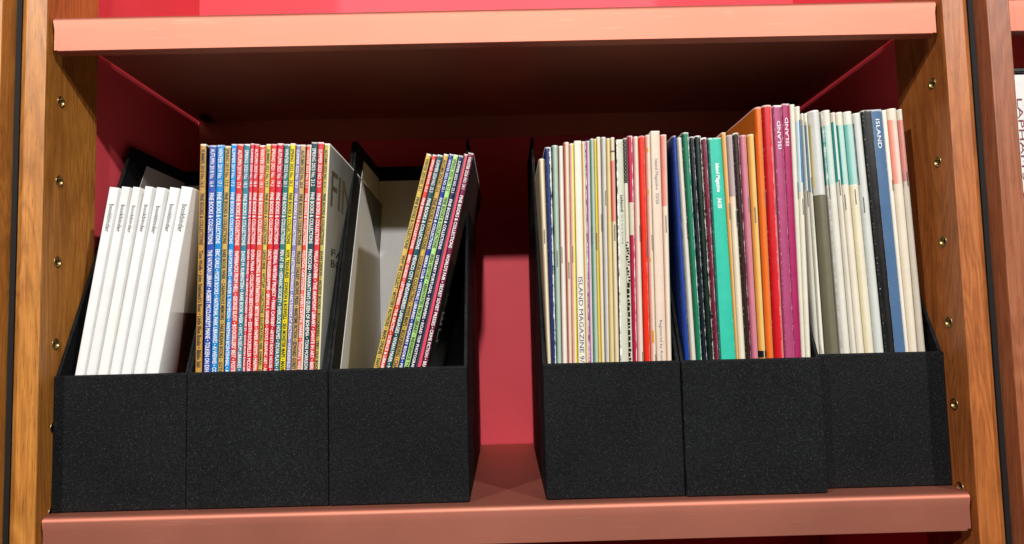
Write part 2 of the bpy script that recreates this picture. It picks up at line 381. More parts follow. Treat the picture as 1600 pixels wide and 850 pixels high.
# ------------------------------------------------------------------ magazines
rnd = random.Random(7)
FLOOR = 0.0004 + 0.0026 + 0.0003
def stops_eval(st, u):
    if isinstance(st, str): return lin(st)
    if u <= st[0][0]: return lin(st[0][1])
    for (a, ca), (b, cb) in zip(st, st[1:]):
        if u <= b:
            if b-a < 1e-6: return lin(cb)
            k = (u-a)/(b-a); A, B = lin(ca), lin(cb); return [A[i]*(1-k)+B[i]*k for i in range(3)]
    return lin(st[-1][1])
ALB = 0.80
class Mag: pass
def layout(box, rows, yb, default_dy=0.0):
    """rows: (top left px, top right px, top y px, bottom left px, bottom right px, spec) -> spine edges in metres"""
    B = BOX[box]; out = []
    for r in rows:
        g = Mag(); tl, tr, yt, bl, br, sp = r; g.sp = sp
        g.ys = B['yf'] + 0.0030 + 0.0030 + sp.get('dy', default_dy)
        ybp = yb(0.5*(bl+br)); a, b, c, d = un((tl, yt), g.ys), un((tr, yt), g.ys), un((bl, ybp), g.ys), un((br, ybp), g.ys)
        g.zt = 0.5*(a.z+b.z); g.zm = 0.5*(c.z+d.z); g.tl, g.tr, g.ml, g.mr = a.x, b.x, c.x, d.x
        k = (g.zm-FLOOR)/(g.zt-g.zm); g.fl, g.fr = g.ml-(g.tl-g.ml)*k, g.mr-(g.tr-g.mr)*k
        out.append(g)
    # keep every spine clear of its neighbour and of the file's walls, at the three levels
    for L_, R_ in (('tl', 'tr'), ('ml', 'mr'), ('fl', 'fr')):
        prev = None
        for g in out:
            l, r = getattr(g, L_), getattr(g, R_)
            if L_ == 'fl': r = l + max(0.0022, 0.5*((g.mr-g.ml)+(g.tr-g.tl)))
            if prev is not None and l < prev+0.00012:
                s = prev+0.00012-l; l += s
                if L_ == 'fl': r += s
            r = max(r, l+0.0015); setattr(g, L_, l); setattr(g, R_, r); prev = r
        if L_ != 'tl' or True:
            lo, hi = getattr(out[0], L_), getattr(out[-1], R_)
            lo2, hi2 = max(lo, B['x0']+0.0003), min(hi, B['x1']-0.0003)
            if L_ == 'tl': lo2, hi2 = max(lo, B['x0']-0.002), hi
            if (lo2, hi2) != (lo, hi) and hi > lo:
                if lo2 >= hi2: continue
                k = (hi2-lo2)/(hi-lo)
                if L_ == 'fl' and k > 0.93 or k < 1:
                    for g in out:
                        setattr(g, L_, lo2+(getattr(g, L_)-lo)*k); setattr(g, R_, lo2+(getattr(g, R_)-lo)*k)
    return out

def build_mag(g, yb):
    sp = g.sp; ys = g.ys; length = sp.get('len', 0.205)
    rounded = sp.get('round', False); base = sp['c']; zones = sp.get('z', [])
    xm = 0.5*(g.fl+g.fr); root = thing(sp.get('name', 'magazine'), sp['label'], sp.get('cat', 'magazine'), (xm, ys, FLOOR), sp.get('group'))
    def edges(z):
        if z >= g.zm: k = (z-g.zm)/(g.zt-g.zm); return g.ml+(g.tl-g.ml)*k, g.mr+(g.tr-g.mr)*k
        k = (z-FLOOR)/(g.zm-FLOOR); return g.fl+(g.ml-g.fl)*k, g.fr+(g.mr-g.fr)*k
    bow = sp.get('bow', 0.0)
    def edges_b(z):
        l, r = edges(z); k = (z-FLOOR)/(g.zt-FLOOR); b = bow*math.sin(math.pi*max(0, min(1, (k-0.3)/0.7))); return l+b, r+b
    def z_of(py, ): return un((0.5*(800+800), py), ys).z if False else None
    xmid_px = sp.get('_px')
    def zpx(py):
        # spine centre line against the pixel row
        lo, hi = FLOOR-0.02, g.zt+0.02
        for _ in range(30):
            mid = 0.5*(lo+hi); l, r = edges(mid); v = Vector((0.5*(l+r), ys, mid))-CAM
            y = 425 - FOC*(v.dot(UV_))/(v.dot(DV))
            if y > py: lo = mid
            else: hi = mid
        return 0.5*(lo+hi)
    thick = g.mr-g.ml
    bulge = sp.get('bulge', min(0.0045, thick*0.68)) if rounded else 0.0
    us = {0.0, 1.0}
    if rounded: us |= {0.03, 0.1, 0.22, 0.36, 0.5, 0.64, 0.78, 0.9, 0.97}
    else: us |= {0.06, 0.5, 0.94}
    def addst(st):
        if not isinstance(st, str):
            for u, _ in st: us.add(max(0, min(1, u)))
    addst(base); zl = {FLOOR, g.zm, g.zt, g.zt-0.0012}
    zz = []
    for u0, u1, y0, y1, c in zones:
        us |= {u0, u1}; addst(c); za = g.zt if y0 is None else min(g.zt, zpx(y0)); zb = FLOOR if y1 is None else zpx(y1)
        zl |= {za, zb}; zz.append((u0, u1, zb, za, c))
    for k in range(1, 6): zl.add(g.zm+(g.zt-g.zm)*k/6)
    def dedupe(vals, eps):
        o = []
        for v in sorted(vals):
            if not o or v-o[-1] > eps: o.append(v)
        return o
    us = dedupe(us, 0.004); zl = dedupe(zl, 0.0004)
    def prof(u):
        if rounded: return bulge*(1-math.sqrt(max(0, 1-(2*u-1)**2)))
        return 0.0005 if u in (0.0, 1.0) else 0.0
    lean = (g.tl-g.fl)/(g.zt-FLOOR)
    def col(u, z):
        c = base
        for u0, u1, z0, z1, cc in zz:
            if u0 <= u <= u1 and z0 <= z <= z1: c = cc
        return [ALB*x**1.10 for x in stops_eval(c, u)]
    cl = sp.get('cl'); cr = sp.get('cr'); fan_l, fan_r = sp.get('fan_l', 0.0), sp.get('fan_r', 0.0)
    th = 0.0004; bm = bmesh.new()
    ca = bm.loops.layers.float_color.new('print'); uvl = bm.loops.layers.float_vector.new('spine')
    nb = 5
    rows = []
    bk = [i/nb for i in range(nb, 0, -1)]
    ptype = [('l', k) for k in bk] + [('s', u) for u in us] + [('r', k) for k in reversed(bk)]
    sag = sp.get('sag', 0.0)
    for z in zl:
        l, r = edges_b(z); row_o, row_i = [], []
        hz = (z-FLOOR)/(g.zt-FLOOR)
        for kind, k in ptype:
            if kind == 's':
                x, y = l+(r-l)*k, prof(k); xi, yi = min(max(x, l+th), r-th), y+th+ (0.0002 if not rounded else 0)
            elif kind == 'l':
                x, y = l-fan_l*k*k*hz, max(bulge, 0.0006)+(length-max(bulge, 0.0006))*k; xi, yi = x+th, y
            else:
                x, y = r+fan_r*k*k*hz, max(bulge, 0.0006)+(length-max(bulge, 0.0006))*k; xi, yi = x-th, y
            dz = -(x-l)*lean*hz if kind == 's' else (-(r-l)*lean*hz if kind == 'r' else 0)
            if kind != 's': dz -= sag*k*k*hz
            row_o.append(bm.verts.new((x-xm, y, z+dz-FLOOR))); row_i.append(bm.verts.new((xi-xm, yi, z+dz-FLOOR)))
        rows.append((row_o, row_i, z))
    n = len(ptype)
    def paint(f, kinds, zs_):
        cu = sum(kk[1] for kk in kinds)/len(kinds)
        for lp, kk, zv in zip(f.loops, kinds, zs_):
            lp[ca] = (*kk[2], 1); lp[uvl] = (kk[3], g.zt-zv, 0)
    paper = [0.66, 0.63, 0.56]
    for a in range(len(rows)-1):
        o0, i0, z0 = rows[a]; o1, i1, z1 = rows[a+1]; zc = 0.5*(z0+z1)
        for j in range(n-1):
            (k0, u0), (k1, u1) = ptype[j], ptype[j+1]
            f = bm.faces.new([o0[j], o0[j+1], o1[j+1], o1[j]]); f.smooth = True
            if k0 == 's' and k1 == 's':
                uc = 0.5*(u0+u1); e = 0.02
                cA, cB = col(u0+(uc-u0)*e, zc), col(u1+(uc-u1)*e, zc); ua, ub = u0, u1
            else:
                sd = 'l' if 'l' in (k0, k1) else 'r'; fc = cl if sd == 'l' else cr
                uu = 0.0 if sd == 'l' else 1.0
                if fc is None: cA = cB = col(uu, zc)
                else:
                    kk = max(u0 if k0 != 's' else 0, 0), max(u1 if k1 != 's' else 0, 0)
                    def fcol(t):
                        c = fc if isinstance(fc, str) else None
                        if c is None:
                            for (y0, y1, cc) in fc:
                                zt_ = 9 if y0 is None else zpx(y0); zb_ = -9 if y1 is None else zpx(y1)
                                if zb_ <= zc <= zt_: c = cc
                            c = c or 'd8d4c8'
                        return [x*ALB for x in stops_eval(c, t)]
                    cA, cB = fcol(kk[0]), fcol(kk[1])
                ua = ub = -3.0 if sd == 'l' else 4.0
            kinds = [(0, u0, cA, ua), (0, u1, cB, ub), (0, u1, cB, ub), (0, u0, cA, ua)]
            paint(f, kinds, (z0, z0, z1, z1))
            f2 = bm.faces.new([i0[j+1], i0[j], i1[j], i1[j+1]])
            paint(f2, [(0, 0, paper, -3)]*4, (z0,)*4)
    for (ro, ri, z), top in ((rows[0], 0), (rows[-1], 1)):
        for j in range(n-1):
            f = bm.faces.new([ro[j], ro[j+1], ri[j+1], ri[j]] if top else [ro[j+1], ro[j], ri[j], ri[j+1]]); paint(f, [(0, 0, paper, -3)]*4, (z-1,)*4)
    for a in range(len(rows)-1):
        o0, i0, z0 = rows[a]; o1, i1, _ = rows[a+1]
        for j in (0, n-1):
            f = bm.faces.new([o0[j], o1[j], i1[j], i0[j]]); paint(f, [(0, 0, paper, -3)]*4, (z0,)*4)
    for e in bm.edges:
        if len(e.link_faces) == 2 and e.is_manifold: e.smooth = e.calc_face_angle(0) < math.radians(50)
    me = bm_done(bm, 'cover'); cv = mk('cover', me, M['cover'], root)
    cv['seed'] = rnd.uniform(0, 90); wr = sp.get('wear', (-9.0, 0.0)); cv['wear_at'] = float(wr[0]); cv['wear_width'] = float(wr[1]); cv['scuff'] = float(sp.get('scuff', 0.35))
    # leaves
    bm = bmesh.new(); vs = []
    for z in (FLOOR+0.0008, g.zm, g.zt-0.0016):
        l, r = edges_b(z); hz = (z-FLOOR)/(g.zt-FLOOR); ring = []
        for y, k in ((max(bulge, 0.0011)+0.0006, 0), (length*0.5, 0.5), (length-0.0012, 1)):
            ring.append((l+0.0006-fan_l*k*k*hz-xm, y, z-FLOOR-sag*k*k*hz))
        for y, k in ((length-0.0012, 1), (length*0.5, 0.5), (max(bulge, 0.0011)+0.0006, 0)):
            ring.append((r-0.0006+fan_r*k*k*hz-xm, y, z-FLOOR-(r-l)*lean*hz-sag*k*k*hz))
        vs.append([bm.verts.new(p) for p in ring])
    for a in range(2):
        for j in range(6): bm.faces.new([vs[a][j], vs[a][(j+1) % 6], vs[a+1][(j+1) % 6], vs[a+1][j]])
    for ring in (vs[0], vs[2]):
        bm.faces.new([ring[0], ring[1], ring[4], ring[5]]); bm.faces.new([ring[1], ring[2], ring[3], ring[4]])
    mk('pages', bm_done(bm, 'pages'), M['pages'], root)
    # staples
    for (u, y0, y1) in sp.get('staples', []):
        za, zb = zpx(y0), zpx(y1); bm = bmesh.new(); pts = []
        for z in (zb, zb+0.0006, za-0.0006, za):
            l, r = edges_b(z); pts.append((l+(r-l)*u-xm, prof(u), z-FLOOR))
        off = (0.0006, -0.0003, -0.0003, 0.0006); h = 0.00036; rg = []
        for (x, y, z), d in zip(pts, off):
            rg.append([bm.verts.new((x+a, y+d+b, z)) for a, b in ((-h, 0.0003), (-h*0.6, -0.0002), (h*0.6, -0.0002), (h, 0.0003))])
        for a in range(3):
            for j in range(4): bm.faces.new([rg[a][j], rg[a][(j+1) % 4], rg[a+1][(j+1) % 4], rg[a+1][j]])
        bm.faces.new(rg[0]); bm.faces.new(rg[3]); mk('staple', bm_done(bm, 'staple'), M['steel'], cv)
    # lettering on the spine: (text, y0, y1, ink, centre u, height share, bold, direction)
    for tx in sp.get('t', []):
        txt, y0, y1, ink, uc, hs, bold = tx[:7]; dr = tx[7] if len(tx) > 7 else 1; sh = tx[8] if len(tx) > 8 else 0.0
        vs, fs = glyphs(txt, bold, sh); xs = [v[0] for v in vs]; x0, x1 = min(xs), max(xs)
        za, zb = zpx(y0), zpx(y1); cap = 0.70; out = []
        for (x, y) in vs:
            s = (x-x0)/(x1-x0)
            if dr < 0: s = 1-s
            z = za+(zb-za)*s; l, r = edges_b(z); w = r-l; c = (y-cap/2)/cap*hs*dr
            uu = uc+c; xx = l+w*uu
            out.append((xx-xm, prof(max(0.0, min(1.0, uu)))-0.00022, z-(xx-l)*lean*(z-FLOOR)/(g.zt-FLOOR)*0.9-FLOOR))
        me = bpy.data.meshes.new('lettering'); me.from_pydata(out, [], fs); me.update(); mk('lettering', me, M[ink], cv)
    # printing on a cover face: list of (side, text, along0, along1, y0, y1, ink)  along = metres from the spine
    for (side, txt, a0, a1, y0, y1, ink) in sp.get('face', []):
        za, zb = zpx(y0), zpx(y1); out = []
        vs, fs = glyphs(txt, 0.0); xs = [v[0] for v in vs]; yy = [v[1] for v in vs]; x0, x1, q0, q1 = min(xs), max(xs), min(yy), max(yy)
        for (x, y) in vs:
            al = a0+(a1-a0)*(x-x0)/(x1-x0); z = zb+(za-zb)*(y-q0)/(q1-q0); l, r = edges_b(z); k = al/length; hz = (z-FLOOR)/(g.zt-FLOOR)
            xx = r+fan_r*k*k*hz+0.0004 if side > 0 else l-fan_l*k*k*hz-0.0004
            out.append((xx-xm, al, z-FLOOR))
        me = bpy.data.meshes.new('cover_lettering'); me.from_pydata(out, [], fs); me.update(); mk('cover_lettering', me, M[ink], cv)
    return root

YB1 = lambda x: 587.5-0.012*(x-75)
YB2 = lambda x: 584.5-0.012*(x-300)
YB3 = lambda x: 575.5-0.012*(x-516)
YB4 = lambda x: 568.5-0.012*(x-850)
YB5 = lambda x: 565.5-0.015*(x-1070)
YB6 = lambda x: 559.5-0.020*(x-1285)

# --- file 1: white paperbacks -------------------------------------------------
g1 = 'identical white paperbacks'
L1 = 'white paperback with small black spine lettering, one of a leaning row of seven'
d1 = [(171.1, 188.3, 291.8, 116.5, 133.4), (190.2, 205.5, 291, 134, 151.3), (207.8, 221.5, 291.5, 152.3, 169.5),
      (226.7, 241.3, 290.5, 170.6, 188.3), (244.8, 261, 292, 189, 206.4), (265.5, 282.0, 292, 207.8, 226), (283.6, 303.6, 290.5, 227.6, 249.5)]
r1 = []
for i, d in enumerate(d1):
    d = (d[0], d[1]-2.2, d[2], d[3], d[4]-2.4)
    sp = dict(c=('f7f7f6', 'f3f3f2', 'f6f6f3', 'f8f8f8', 'f4f5f5', 'f7f7f7', 'f9f9f8')[i], label=L1, name='paperback', cat='book', group=g1, scuff=0.05, len=0.165, dy=(0, .001, .0025, 0, .0015, .0005, -.001)[i],
              t=[('bookbinder', (318, 319, 320.5, 319, 321, 318, 318)[i], (361.5, 361.5, 363, 362, 364, 361, 361)[i], 'ink_k', 0.60, 0.47, 0.004)])
    sp['label'] = 'white paperback with small black lettering, %s from the honey coloured post' % ('first', 'second', 'third', 'fourth', 'fifth', 'sixth', '')[i]
    if i == 6:
        sp['label'] = 'last white paperback of the leaning row, dark photograph on its cover'
        sp['cr'] = [(None, 470, 'f0f0ef'), (470, None, [(0, 'f0f0ef'), (0.12, 'f0f0ef'), (0.14, '2a1a12'), (0.24, '8a3a1c'), (0.30, '2a1610'), (0.42, '7c4a20'), (0.50, '1a100c'), (0.62, '8a5426'), (0.7, '20120c'), (1, '4a2414')])]
        sp['face'] = [(1, 'BB', 0.030, 0.10, 338, 372, 'ink_k')]
    r1.append((*d, sp))
# --- files 2 and 3: lettered quarterlies ---------------------------------------
T = 'FINE BOOKS & COLLECTIONS'
q2 = [
 (313.1, 322.2, 225, 302.3, 312.7, 'gold', 'c79a4e', 'ink_k', 'SUMMER 2018 No. 16.3', "Tom Wolfe • John Steinbeck's Boat • Little Blue Books • Biblio 360"),
 (327.3, 338.3, 227, 315.3, 326.5, 'indigo blue', '3b5bb5', 'ink_w', 'AUTUMN 2018 No. 16.4', "THE VATICAN LIBRARY • ROBERT MCCLOSKEY'S MAINE • TOLKIEN ON EXHIB"),
 (339.6, 350.6, 226.5, 327.4, 337.5, 'azure blue', '1c93d8', 'ink_w', 'WINTER 2019 No. 17.1', "ERIC CARLE • MOE'S BOOKS • NATIONAL PARK LIBRARIES • AI WEIWEI • COL"),
 (352, 360.3, 228, 338.2, 346.8, 'sand coloured', 'd6b566', 'ink_k', 'SPRING 2019 No. 17.2', "RARE BOOK WEEK • CASANOVA'S MEMOIRS • FAKE INDIAN BOOKS • GOTHA"),
 (361, 369.8, 225, 347.9, 357, 'bright blue', '0c9ae6', 'ink_w', 'SUMMER 2019 No. 17.3', "SELF-PORTRAITS • HUNTER S. THOMPSON • WHITMAN BICENTENNIAL • AR"),
 (370.7, 380.4, 225, 357.3, 367.3, 'red', 'e0403a', 'ink_w', 'AUTUMN 2019 No. 17.4', "PAPERBACKS FROM HELL • GEORGE ELIOT • BOOKSELLERS' BEST • POSTER"),
 (381.4, 390.7, 225, 367.6, 376.1, 'teal blue', '3c8ca0', 'ink_w', 'SPRING 2020 No. 18.2', "DAVID M. RUBENSTEIN • RARE BOOK WEEK • NYC MUSEUM LIBRARIES • D"),
 (391.4, 397.2, 224, 376.1, 381.8, 'narrow pinkish red', 'df4257', 'ink_w', 'SUMMER 2020 No. 18.3', "KEVIN YOUNG • 'A GENTLE MADNESS' TURNS 25 • GOLD RUSH DAGUERR"),
 (397.5, 405.3, 225, 382.2, 391.2, 'scarlet', 'd92a3c', 'ink_w', 'AUTUMN 2020 No. 18.4', "DORA MAAR • COLLECTING BEETHOVEN • EDITH ROCKEFELLER MCCORM"),
 (406, 415.3, 227, 392.5, 401, 'coral', 'e8604f', 'ink_w', 'WINTER 2020 No. 19.1', "COLLECTING & REPATRIATION • BETYE SAAR • PAPER ARTISTS • MAPPING"),
 (416.2, 423.3, 225, 402, 408, 'pale yellow', 'd8c765', 'ink_k', 'SUMMER 2021 No. 19.3', "LEWIS HINE • WITTLIFF COLLECTIONS • ILLUSTRATING NEIL GAIMAN • SIR"),
 (423.9, 432.7, 225, 409.2, 416.9, 'vermilion', 'e23a30', 'ink_w', 'SPRING 2021 No. 19.2', "UNC'S WUNDERKAMMER • BRYAN A. GARNER • GOYA'S GRAPHIC ART • AFR"),
 (432.9, 443.3, 224, 417.5, 425.2, 'crimson', 'd51f45', 'ink_w', 'AUTUMN 2021 No. 19.4', "FEDERAL WRITERS' PROJECT • MARK CATESBY • ARTISTS BOOK HOUSE • R"),
 (444.6, 453.4, 225, 426.5, 435.6, 'grey green', '3d7b7e', 'ink_w', 'WINTER 2022 No. 20.1', "PEN AT 100 • HISPANIC SOCIETY • SHERLOCK HOLMES • SYLVIA PLATH • BU"),
 (453.4, 461.7, 224, 436, 444.7, 'bright yellow', 'f2de1a', 'ink_k', 'SPRING 2022 No. 20.2', "NYPL TREASURES • JOHNSON & BOSWELL • SEA MONSTER MAPS • MANUS"),
 (463, 469.8, 226, 446, 453.3, 'lavender', '8d86bb', 'ink_w', 'SUMMER 2022 No. 20.3', "COLLECTING ROMANCE • ABC'S BOOKS AT AUCTION • HUNKERSFIELD LIB"),
 (469.8, 477.6, 226, 454.1, 462.8, 'tan', 'cbae74', 'ink_k', 'AUTUMN 2022 No. 20.4', "PRAGUE • DALKEY ARCHIVE PRESS • MARITIME FICTION • EDWARD GOREY"),
 (479.5, 486.6, 226, 463.2, 472.5, 'orange red and white edged', [(0, 'e5553f'), (0.74, 'e5553f'), (0.76, 'f3ead9'), (1, 'f3ead9')], 'ink_w', 'WINTER 2023 No. 21.1', "POLITICAL CARTOONS • LISTER'S CRYPTIC DIARIES • THOMAS J. WISE"),
 (486.9, 496.3, 222, 473.1, 481.8, 'dark slate green', '1f4f57', 'ink_w', 'SPRING 2023 No. 21.2', "PINOCCHIO • MANHATTAN'S QUEEN OF BOHEMIA • TONI MORRISON"),
 (497.2, 506, 222, 482.2, 490.6, 'rose red', 'de3b43', 'ink_w', 'SUMMER 2023 NO. 21.3', "WILLA CATHER • THE ARAMONT LIBRARY • DANTE IN ART • BEREA"),
 (507.3, 515.7, 224, 491.6, 499, 'olive gold', [(0, 'c7b961'), (0.72, 'c7b961'), (0.75, 'efe9cf'), (1, 'efe9cf')], 'ink_k', 'AUTUMN 2023 NO. 21.4', "JOAN DIDION • ARTISTS' BOOKS • BOOKMARKS • VERY OLD BOOKS"),
]
q3 = [
 (666.5, 673.5, 239.5, 583.6, 592.3, 'mustard yellow', 'dcbf5f', 'ink_k', 'WINTER 2024 NO. 22.1', "WHY WE COLLECT • MYSTERY AUTHORS • MAPS ONLINE • FANT"),
 (676.3, 682.3, 241, 593.3, 600.7, 'tomato red', 'e44a3c', 'ink_w', 'SPRING 2024 NO. 22.2', "BIRD GUIDES • LETTERPRESS • THE ARCTIC • SCIENCE & LIBRAR"),
 (683.5, 691.8, 241, 602.3, 611, 'dark teal', '245a63', 'ink_w', 'SUMMER 2024 NO. 22.3', "MEXICO CITY • ENDANGERED LANGUAGES • VIVIAN MAIER • M"),
 (693.8, 700.8, 240, 612.4, 621.4, 'amber', 'd9b45c', 'ink_k', 'AUTUMN 2024 NO. 22.4', "COOKBOOK COLLECTING • WWII MAPS • BOOKBINDING • CHA"),
 (702.3, 708.8, 240, 622.5, 629.8, 'royal blue', '2340a0', 'ink_w', 'WINTER 2025 NO. 23.1', "SIERRA CLUB • HISTORIC LIBRARIES • IMAGINARY BOOKS • ME"),
 (709, 716, 241, 631.1, 638.9, 'pale lime green', 'b8e58c', 'ink_k', 'SPRING 2025 NO. 23.2', "IRISH HISTORY • RENOVATED FRICK LIBRARY • INDIGENOUS TYP"),
 (716.8, 723.9, 242, 640.8, 648, 'navy purple', '2b2a5c', 'ink_w', 'SUMMER 2025 NO. 23.3', "LITERARY PORTUGAL • ENDPAPERS • ROAD TRIP PHOTOGRAP"),
 (725.3, 731.2, 240, 648.6, 657.7, 'pink striped grey', [(0, '4b4650'), (0.42, '4b4650'), (0.44, 'e8506e'), (0.9, 'e8506e'), (0.92, '3b2a36'), (1, '3b2a36')], None, None, None),
 (731.8, 740, 238, 658.3, 666.1, 'maroon', '7d2a4e', 'ink_w', 'WINTER 2026 NO. 24.1', "WORLD'S FAIR • SECRET SOVIET PRESSES • CRIME FICTION • BEA"),
]
def quarterlies(q, yb, lean_box):
    rows = []
    for i, (tl, tr, yt, bl, br, cn, c, ink, season, cont) in enumerate(q):
        sp = dict(c=c, scuff=rnd.uniform(0.3, 0.55), len=0.212, dy=rnd.uniform(0, 0.0022), group='lettered quarterlies in the black files')
        if season:
            o = rnd.uniform(-1.5, 1.5); uc = 0.5 if isinstance(c, str) else 0.38; hh = 0.60 if isinstance(c, str) else 0.48
            if lean_box: a, b2, c2, d2, e2 = yt+8+o, yt+58+o, yt+68+o, 388+o, 398+o
            else: a, b2, c2, d2, e2 = 233+o, 292+o, 302+o, 382+o, 391+o
            end = yb(bl)+1.0 if i else 574
            if not lean_box and i in (16, 17, 18): end = 577
            bold = 0.010 if ink == 'ink_w' else 0.030
            sp['t'] = [(season, a, b2, ink, uc, hh, 0.0 if ink == 'ink_w' else 0.018), (T, c2, d2, ink, uc, hh*1.02, bold), (cont, e2, end, ink, uc, hh*1.02, bold)]
            w = 'No.' ; sp['label'] = f'{cn} magazine spine printed {season}'
        else:
            sp['label'] = 'unlettered magazine with bright pink stripe between navy and maroon spines'
        rows.append((tl, tr, yt, bl, br, sp))
    return rows
r2 = quarterlies(q2, YB2, False)
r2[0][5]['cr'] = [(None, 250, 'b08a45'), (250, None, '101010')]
for k in range(1, 20): r2[k][5]['cr'] = ['171717', '1d2730', '2a2622', '14161c', '23201e'][k % 5]  # near-black covers put the shade of the gaps between spines into colour
L = r2[20][5]; L['cr'] = [(None, 250, [(0, '6d6430'), (1, '3f3a1c')]), (250, None, [(0, '9a9c99'), (0.4, '6e706e'), (1, '4a4c4a')])]; L['fan_r'] = 0.007; L['sag'] = 0.014  # olive and grey cover with shading painted in, darker away from the spine
L['face'] = [(1, 'FINE', 0.010, 0.115, 262, 318, 'ink_g'), (1, 'FALL', 0.02, 0.10, 384, 396, 'ink_k'), (1, 'BOOKS', 0.02, 0.115, 402, 414, 'ink_k')]
r3 = quarterlies(q3, YB3, True)
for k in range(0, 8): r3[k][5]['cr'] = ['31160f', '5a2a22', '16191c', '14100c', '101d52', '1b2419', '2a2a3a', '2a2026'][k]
L = r3[8][5]; L['cr'] = [(None, 330, [(0, '2c2a2a'), (0.35, '574740'), (1, '2a2220')]), (330, 430, [(0, '49302a'), (0.35, '6e4a34'), (0.6, '8a3a2a'), (1, '2c1e1a')]), (430, None, [(0, '26231e'), (0.5, '3a322a'), (1, '1a1714')])]
L['face'] = [(1, 'R', 0.035, 0.085, 455, 480, 'ink_g'), (1, 'B', 0.03, 0.08, 486, 508, 'ink_p'), (1, 'D', 0.03, 0.075, 514, 536, 'ink_p')]
# --- file 4 -------------------------------------------------------------------
I4 = 'thin magazines packed in the pastel file'
CR = 'ece2c6'
def isl(label, c, **k):
    d = dict(label=label, c=c, round=True, group=k.pop('group', I4), scuff=0.22); d.update(k); return d
prn = random.Random(3)
PAT = [(0.0, 0.85, None, 286, '141313')]
for k in range(23):                     # dotted black panel
    y = 217+k*3; PAT += [(0.10+0.25*((k+j) % 2)+0.30*j, 0.10+0.25*((k+j) % 2)+0.30*j+0.10, y, y+1.4, 'd8d4c6') for j in range(2)]
y = 378.0                               # scribbles and jagged lettering further down
while y < 566:
    hgt = prn.uniform(1.2, 4.0) if y < 440 else prn.uniform(3.5, 9.0); a0 = prn.uniform(0.0, 0.35) if y < 440 else prn.uniform(0.0, 0.12)
    PAT.append((a0, min(1.0, a0+prn.uniform(0.35, 0.6)), y, y+hgt, '171514')); y += hgt+prn.uniform(0.9, 2.2)
